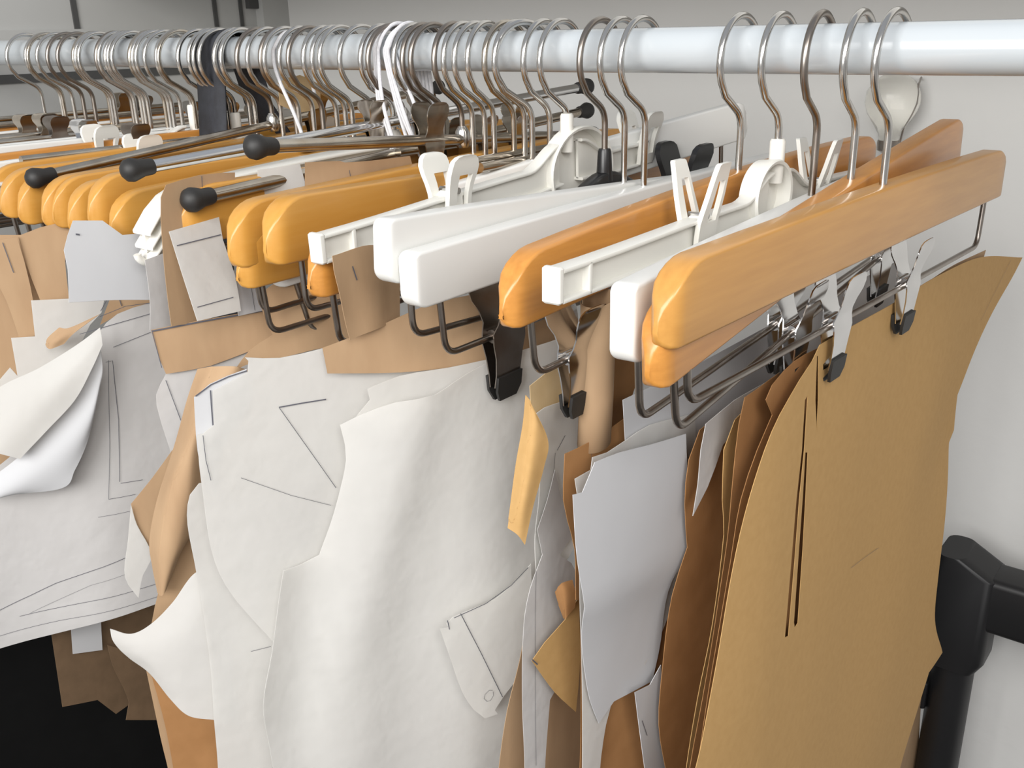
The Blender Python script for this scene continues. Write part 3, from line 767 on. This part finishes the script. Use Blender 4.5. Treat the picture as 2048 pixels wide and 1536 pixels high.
# ---- white pair mid rail: the big white sheets
sheet('big bright white pattern sheet in front, with stepped left edge and long drapes', -0.3265,
 [(680,850),(720,830),(790,805),(870,790),(930,750),(1000,715),(1145,665),(1165,790),(1110,880),(1090,1000),(1080,1130),(1060,1300),(1030,1420),(1010,1560),(1000,1750),(545,1750),(548,1560),(540,1500),(527,1410),(545,1300),(558,1200),(567,1142),(600,1130),(638,1110),(660,1050),(680,980),(692,920),(690,890)], 'paper',
 wave=(0.0035,6.5,0.9,0.6), creases=((745,830,700,1250,-0.75),(868,800,838,1400,1.0),(960,770,880,1300,-0.55)), ctl=((560,1400,0.006,0.03),(700,1050,0.004,0.03)), step=0.008)
sheet('white pocket piece with pen lines and a pencilled circle mid picture', -0.3180,
 [(880,1258),(897,1255),(893,1248),(905,1235),(990,1198),(1025,1168),(1062,1128),(1064,1250),(1045,1340),(1008,1392),(990,1420),(996,1428),(970,1437),(948,1420),(925,1385),(900,1315)], 'paper', wave=(0.0004,3,0.6,0.6), step=0.008,
 lines=[[(919,1226),(960,1305),(1003,1393),0.0007],[(906,1235),(970,1206),(1020,1170),(1054,1134),0.0008],[(983,1380),(976,1380),(968,1388),(966,1396),(972,1402),(979,1400),(985,1390),(984,1382),0.0004],[(893,1240),(897,1258),0.0008]])
sheet('broad brown kraft piece under the white wooden pair', -0.349,
 [(645,696),(740,660),(830,620),(870,605),(980,585),(1145,570),(1150,690),(1000,720),(900,735),(800,745),(655,747)], 'kraft2', wave=(0.0012,3,0.6,0.6), lines=[[(1090,600),(1120,680),0.0005]])
sheet('white sheet clipped above the big bright sheet with frayed upper edge', -0.3425,
 [(700,848),(740,800),(735,778),(800,752),(900,735),(1000,715),(1140,690),(1140,760),(1000,800),(850,850),(720,920)], 'paper', wave=(0.001,5,0.6,0.6), lines=[])
sheet('white pattern sheet with dark pen outline left of the big bright sheet', -0.3560,
 [(425,782),(495,745),(497,722),(490,715),(560,716),(645,697),(655,747),(900,728),(910,800),(700,860),(690,1000),(640,1200),(560,1300),(440,1150),(402,960),(394,870),(405,868),(428,850)], 'paper',
 wave=(0.0015,4,0.6,0.2), step=0.009, lines=[[(556,814),(600,806),(650,798),0.0012],[(556,814),(610,890),(670,975),0.0005],[(480,955),(580,990),(660,1010),0.0004],[(404,870),(410,920),(420,960),0.0005]])
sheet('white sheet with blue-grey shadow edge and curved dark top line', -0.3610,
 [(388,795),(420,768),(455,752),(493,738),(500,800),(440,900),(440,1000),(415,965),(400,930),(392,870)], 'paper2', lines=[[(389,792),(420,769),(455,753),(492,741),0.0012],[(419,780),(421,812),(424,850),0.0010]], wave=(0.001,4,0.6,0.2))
sheet('tall white sheet with rounded upper left corner, bent forward and brightly lit', -0.371,
 [(374,1030),(380,990),(398,967),(430,962),(465,960),(500,935),(560,930),(690,960),(650,1110),(580,1150),(560,1300),(545,1540),(555,1750),(440,1750),(436,1540),(428,1440),(420,1330),(402,1200),(388,1120),(378,1070)], 'paper', wave=(0.003,5,0.8,2.2), ctl=((470,1000,0.006,0.03),(420,1250,0.004,0.04)), creases=((470,960,505,1500,-0.25),), step=0.008, lines=[[(500,1302),(540,1292),0.0005]])
curl('white flap sweeping out to a pointed left tip above the dark corner',
 [[(220,1258,-0.405),(225,1280,-0.405),(240,1300,-0.405),(260,1318,-0.405)],[(262,1268,-0.400),(275,1295,-0.397),(290,1322,-0.396),(300,1348,-0.400)],[(302,1248,-0.395),(315,1300,-0.391),(330,1350,-0.391),(342,1400,-0.395)],[(345,1205,-0.391),(358,1275,-0.386),(368,1350,-0.386),(378,1432,-0.390)],[(388,1148,-0.388),(405,1240,-0.383),(418,1340,-0.383),(430,1440,-0.386)],[(440,1130,-0.387),(450,1240,-0.384),(460,1340,-0.384),(470,1445,-0.386)]], 'paper')
# ---- kraft curl left of the white sheets
curl('long brown kraft curl rolled like a tube left of the white sheets',
 [[(396,738,-0.452),(430,733,-0.436),(470,733,-0.425),(496,740,-0.430)],[(375,800,-0.452),(400,795,-0.434),(440,790,-0.424),(490,800,-0.428)],[(350,890,-0.452),(370,885,-0.432),(390,880,-0.424),(420,885,-0.430)],[(315,1000,-0.452),(340,990,-0.430),(375,985,-0.424),(402,990,-0.432)],[(300,1080,-0.452),(325,1085,-0.432),(355,1085,-0.428),(385,1060,-0.434)],[(305,1130,-0.450),(322,1140,-0.436),(340,1140,-0.433),(360,1110,-0.438)],[(316,1185,-0.447),(322,1192,-0.442),(330,1185,-0.440),(338,1165,-0.442)]], 'kraft2')
sheet('kraft flap showing below the kraft curl', -0.452,
 [(385,1060),(392,1150),(345,1212),(303,1248),(318,1180),(345,1120)], 'kraft2', wave=(0.002,6,1,0))
sheet('grey-brown shaded paper fold behind the kraft curl', -0.472,
 [(345,900),(303,958),(262,1008),(272,1050),(300,1105),(330,1100),(345,1000)], 'kraft2', wave=(0.001,3,1,0))
sheet('small white flap hanging at the left of the kraft curl', -0.469,
 [(262,1010),(274,1050),(299,1095),(303,1118),(286,1150),(277,1196),(250,1155),(256,1080)], 'paper', wave=(0.001,6,1,0.5), step=0.006)
# ---- stepped beech pair: kraft
sheet('wide kraft rectangle with dark folded top edge below the beech pair', -0.4700,
 [(302,660),(400,641),(525,619),(548,640),(545,690),(500,702),(420,732),(332,748),(318,716)], 'kraft2', lines=[[(302,662),(400,643),(525,621),0.0016],[(302,660),(322,735),0.0007]], wave=(0.001,4,1,0.5))
sheet('crumpled pinkish kraft below the trouser bars of the stepped beech hangers', -0.4560,
 [(515,590),(560,560),(700,560),(700,690),(640,697),(560,716),(492,730),(470,740),(500,700),(545,670),(525,622)], 'kraft2', wave=(0.003,7,2,0.5), step=0.007)
sheet('crumpled pale top of a sheet under the kraft rectangle', -0.4740,
 [(332,748),(420,728),(520,690),(640,690),(640,720),(495,740),(400,790),(370,860),(360,960),(340,900),(318,830),(312,790)], 'tracing', wave=(0.002,7,2,0.5), step=0.007, lines=[[(330,760),(345,800),(360,840),0.0006]])
sheet('pleated kraft sheet standing behind the white wooden pair', -0.3925,
 [(665,512),(750,490),(800,520),(800,640),(750,660),(700,680),(690,640),(680,590),(668,540)], 'kraft2', bend=0.0, wave=(0.004,16,1,0.5), step=0.005, lines=[[(703,532),(712,560),0.0012]])
# ---- white sheet with two ruled lines
sheet('white pattern sheet with two ruled pencil lines below a beech hanger', -0.5280,
 [(338,463),(438,434),(446,480),(470,550),(482,622),(395,642),(362,540)], 'paper', lines=[[(352,491),(440,469),0.0009],[(393,614),(465,594),0.0007]], lean=0.55, bend=0.0, wave=(0.0008,4,1,0.5))
sheet('narrow white sheet edge to the right of the ruled white sheet', -0.5210,
 [(455,540),(520,545),(530,620),(478,632),(470,590)], 'paper2', lean=0.45, bend=0.0, lines=[[(497,550),(508,620),0.0005]])
sheet('tall brown kraft sheet left of the ruled white sheet', -0.5330,
 [(322,395),(332,370),(400,350),(470,345),(470,440),(420,460),(400,560),(400,645),(343,652),(336,600),(326,500)], 'kraft2', bend=0.0, wave=(0.001,4,1,0.5), lines=[[(402,352),(404,400),0.0008]])
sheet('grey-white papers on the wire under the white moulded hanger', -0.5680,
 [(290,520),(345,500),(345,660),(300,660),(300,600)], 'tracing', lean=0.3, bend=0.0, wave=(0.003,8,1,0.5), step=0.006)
# ---- far left sheets
sheet('white sheet below the lowest beech end at left, sloping left edge', -0.6120,
 [(146,441),(205,441),(245,470),(330,462),(335,600),(230,600),(138,605),(136,540),(128,500)], 'paper2', lean=0.40, bend=0.0, wave=(0.001,4,1,0.5), lines=[[(150,468),(158,469),0.0016]])
sheet('pinkish kraft sheet below the beech ends at far left', -0.6450,
 [(36,472),(80,455),(145,440),(130,500),(138,600),(138,620),(80,600),(64,560),(50,520)], 'kraft2', wave=(0.002,5,1,0.5))
sheet('pale kraft strip hanging at a slant at far left', -0.6420,
 [(0,480),(34,474),(48,520),(66,600),(72,670),(40,680),(12,600),(-20,540)], 'kraft2', wave=(0.001,5,1,0.5), lines=[[(4,485),(26,545),0.0008]])
sheet('orange kraft sheet behind the white flaps at the left edge', -0.6600,
 [(-60,470),(40,470),(80,600),(140,620),(140,760),(60,1000),(-60,1000)], 'kraft2', wave=(0.002,5,1,0.5))
sheet('big grey-white pattern sheet with ruled pencil lines spread out at left', -0.6000,
 [(196,668),(235,628),(300,606),(345,592),(352,700),(365,900),(350,1000),(345,1170),(318,1206),(200,1245),(100,1270),(0,1297),(-90,1322),(-90,930),(0,930),(60,880),(150,780)], 'tracing', wave=(0.0035,5,1.2,0.5), step=0.009, creases=((240,700,250,1100,0.12),),
 lines=[[(198,625+8),(250,612),(310,604),0.0007],[(158,668),(220,650),(338,616),0.0007],[(225,694),(300,664),0.0006],[(210,724),(224,721),(236,840),(238,963),0.0006],[(216,720),(218,880),(216,998),0.0004],[(240,966),(284,959),0.0006],[(216,998),(270,988),0.0005],[(195,1034),(258,1022),0.0004],
        [(-10,1224),(60,1190),(110,1166),(180,1142),(252,1114),0.0007],[(38,1232),(180,1202),(312,1167),0.0006],[(-10,1274),(120,1240),(316,1192),0.0005],[(60,1225),(180,1170),(250,1148),0.0003]])
curl('bright white flap folded over and pointing to the lower left', 
 [[(200,655,-0.575),(203,672,-0.572),(205,690,-0.570)],[(150,692,-0.575),(165,715,-0.568),(185,735,-0.566)],[(80,735,-0.575),(110,775,-0.566),(150,800,-0.566)],[(-20,790,-0.575),(40,840,-0.566),(95,860,-0.566)],[(-60,890,-0.575),(-10,905,-0.568),(40,918,-0.568)]], 'paper')
curl('grey-white sheet rolling under the bright white flap at left', 
 [[(200,690,-0.578),(205,740,-0.574),(198,790,-0.576)],[(150,790,-0.578),(180,830,-0.572),(176,880,-0.576)],[(90,860,-0.578),(130,900,-0.572),(150,940,-0.576)],[(30,920,-0.580),(70,950,-0.574),(125,976,-0.578)],[(-60,985,-0.582),(-20,1000,-0.576),(20,990,-0.580)]], 'paper2')
sheet('white paper flaps with stepped corners sticking out at far left', -0.6260,
 [(62,601),(210,594),(203,625),(180,650),(160,690),(60,770),(0,800),(-60,830),(20,735),(35,752),(22,676),(70,673)], 'paper', wave=(0.001,5,1,0.5))
curl('brown kraft edge curled round in an arc above the white flap', [[(92,690,-0.612),(95,676,-0.610),(118,655,-0.606)],[(100,698,-0.606),(112,680,-0.602),(140,655,-0.600)],[(128,688,-0.602),(150,665,-0.598),(200,628,-0.596)]], 'kraft2')
sheet('small kraft piece under the wire behind the big grey-white sheet', -0.6060,
 [(230,572),(300,545),(300,612),(235,630),(200,650)], 'kraft2', lines=[[(228,570),(242,612),0.0008],[(228,572),(200,622),0.0008]])
# ---- lower left
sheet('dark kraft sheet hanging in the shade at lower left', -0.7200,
 [(100,1250),(240,1200),(320,1200),(335,1400),(260,1408),(232,1428),(195,1400),(125,1414)], 'kraft5', bend=0.0)  # its dark colour stands in for the shade here
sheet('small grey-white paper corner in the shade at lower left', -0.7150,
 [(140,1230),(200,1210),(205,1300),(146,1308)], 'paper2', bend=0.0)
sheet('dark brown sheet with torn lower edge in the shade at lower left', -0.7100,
 [(215,1290),(250,1300),(345,1250),(380,1440),(330,1440),(252,1440),(258,1405),(225,1330)], 'kraft5', bend=0.0)  # shade is put into this sheet's dark colour too
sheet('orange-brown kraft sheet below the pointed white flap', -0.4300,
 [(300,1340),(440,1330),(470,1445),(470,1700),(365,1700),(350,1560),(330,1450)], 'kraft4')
sheet('grey-brown kraft edge left of the orange-brown kraft sheet', -0.4400,
 [(290,1330),(420,1330),(420,1700),(352,1700),(340,1560),(322,1480),(305,1400)], 'kraft2')
# behind the rail
sheet('beige envelope paper standing up behind the rail left of the cord bundle', -0.72,
 [(556,165),(600,150),(640,170),(642,215),(600,225),(560,210)], 'kraft3')
sheet('white and kraft papers behind the metal clip hanger, topmost white sheet', -0.505, [(515,340),(600,328),(620,400),(515,395)], 'paper')
sheet('kraft slip with cut corner behind the large nickel clip', -0.50, [(610,325),(680,322),(690,325),(820,312),(830,350),(700,372),(610,390)], 'kraft2', lines=[[(697,340),(699,352),0.0006]])

# ------------------------------------------------------------------ black bag on a strap, cords
xs = onY(421, 105, -0.0165)[0]
root = thing('fabric_bag', 'black fabric bag hung over the rail by a broad black strap', 'bag', (xs, 0, RZ))
w = 0.042
path = [(-0.045, -0.46), (-0.040, -0.30), (-0.032, -0.15), (-0.022, -0.06), (-0.0172, -0.01)]
path += [(0.0172*math.cos(a), 0.0172*math.sin(a)) for a in np.linspace(math.pi, 0, 14)]
path += [(0.030, -0.05), (0.075, -0.12), (0.11, -0.25), (0.12, -0.46)]
vs = []
for y, z in path: vs += [(-w/2, y, z), (w/2, y, z)]
o = obj('strap', MB().add(vs, [(2*i, 2*i+1, 2*i+3, 2*i+2) for i in range(len(path)-1)]), 'web', root, fix=False, ang=80)
so = o.modifiers.new('thickness', 'SOLIDIFY'); so.thickness = 0.0016; so.offset = 1
rings = []
for k in range(9):
    u = k/8; z = -0.40-0.78*u; t = 0.012+0.02*math.sin(math.pi*min(1, u*1.2+0.1)); hw = 0.42+0.05*u
    rings.append([(q[0]-0.035+0.004*math.sin(9*q[1]+u*5), q[1]+0.03, z) for q in rrect(-t, -hw, t, hw, t*0.8, 0, 5)])
obj('body', MB().loft(rings), 'bag', root)

for k in range(7):
    px = 748+k*7
    x = onY(px, 100, -0.017)[0]
    zt = 0.0018*(k % 3)
    pts = []
    zb = -0.088-0.006*(k % 4)
    dy = 0.004*(k % 3)
    pts = [(x+0.012+0.007*k-0.0015*k*k*0.3, -0.012-dy, RZ+zb), (x+0.004+0.003*k, -0.019-dy, RZ-0.045), (x, -0.0165-dy*0.5, RZ-0.006)]
    pts += [(x+0.004*math.sin((a-math.pi)*-1), (0.0163+zt)*math.cos(a), RZ-0.001+(0.0165+zt)*math.sin(a)) for a in np.linspace(math.pi*0.92, 0.05, 8)]
    pts += [(x+0.004, 0.0175, RZ-0.03), (x+0.006, 0.015+dy, RZ-0.075)]
    o = obj('cord', MB().tube(bez(pts, 5), 0.0015, 8), 'cord')
    tag(o, 'white cotton cord looped over the rail in the thick bundle', 'cord', 'white cord bundle over the rail')
x = onY(547, 105, -0.017)[0]
pts = [(x+0.028, -0.012, RZ-0.085), (x+0.020, -0.016, RZ-0.055), (x+0.004, -0.0185, RZ-0.02), (x, -0.0175, RZ-0.002)]+[(x+0.006*math.sin(math.pi-a), 0.0163*math.cos(a), RZ-0.001+0.0168*math.sin(a)) for a in np.linspace(math.pi*0.9, 0.1, 7)]+[(x+0.008, 0.018, RZ-0.04)]
tag(obj('cord', MB().tube(bez(pts, 5), 0.0016, 8), 'cord'), 'single white cord looped over the rail between strap and bundle', 'cord')

# ------------------------------------------------------------------ on and against the back wall
bc = onY(1785, 205, WY-0.032)
bulb = thing('light_bulb', 'pear shaped clear glass bulb hanging on the white wall, neck down', 'light bulb', (bc[0], bc[1], bc[2]))
prof = [(0.0005, 0.032), (0.012, 0.030), (0.022, 0.023), (0.0285, 0.012), (0.0295, 0.0), (0.026, -0.012), (0.018, -0.024), (0.012, -0.034), (0.0105, -0.042)]
obj('glass', MB().lathe(prof, (0, 0, 0), 'z', 32), 'glass', bulb)
obj('cap', MB().lathe([(0.0115, -0.041), (0.012, -0.044), (0.0115, -0.052), (0.006, -0.055)], (0, 0, 0), 'z', 24), 'steel', bulb)
obj('holder', MB().tube([(0.018, 0.031, 0.024), (0.022, 0.02, 0.026), (0.026, 0.0, 0.02), (0.024, 0.0, 0.0), (0.016, 0.0, -0.022), (0.013, 0, -0.043)], 0.0011, 8), 'steel', bulb)
# black rack by the wall
rx = -0.20
root = thing('storage_rack', 'black tubular rack standing against the white wall at right', 'rack', (rx, 0.5, 0))
obj('post', MB().tube([(0, 0, 0.0), (0, 0, RZ-0.68)], 0.024, 24), 'rack', root)
obj('corner_joint', MB().loft([[(q[0], q[1], z) for q in rrect(-a, -0.03, b, 0.03, 0.012, 0, 4)] for z, a, b in ((RZ-0.70, 0.025, 0.027), (RZ-0.685, 0.03, 0.035), (RZ-0.67, 0.032, 0.035), (RZ-0.575, 0.033, 0.035), (RZ-0.556, 0.030, 0.0))]), 'rack', root)
obj('crossbar', MB().loft([[(x, q[0], q[1]) for q in rrect(-0.026, RZ-0.640, 0.026, RZ-0.572, 0.008, 0, 4)] for x in (0.03, 0.6)]), 'rack', root)
obj('post', MB().tube([(0.62, 0, 0.0), (0.62, 0, RZ-0.58)], 0.024, 24), 'rack', root)
obj('bracket', MB().box((-0.045, -0.02, RZ-0.775), (-0.02, 0.02, RZ-0.735), 0.003), 'rack', root)

sheet('narrow kraft strip showing behind the lower right edge of the large front kraft', -0.225,
 [(1785,1520),(1800,1450),(1816,1400),(1843,1388),(1840,1440),(1836,1560),(1800,1620),(1760,1600)], 'kraft2', bend=0.0)

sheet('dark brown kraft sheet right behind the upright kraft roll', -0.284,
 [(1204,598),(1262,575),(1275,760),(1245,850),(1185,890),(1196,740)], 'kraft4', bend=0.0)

sheet('pale grey sheet edge hanging low between dark kraft sheets', -0.2455,
 [(1270,1385),(1300,1370),(1322,1330),(1330,1450),(1345,1560),(1350,1700),(1310,1700),(1290,1540),(1278,1450)], 'paper2', bend=0.0, lines=[[(1282,1440),(1292,1470),0.0008]])
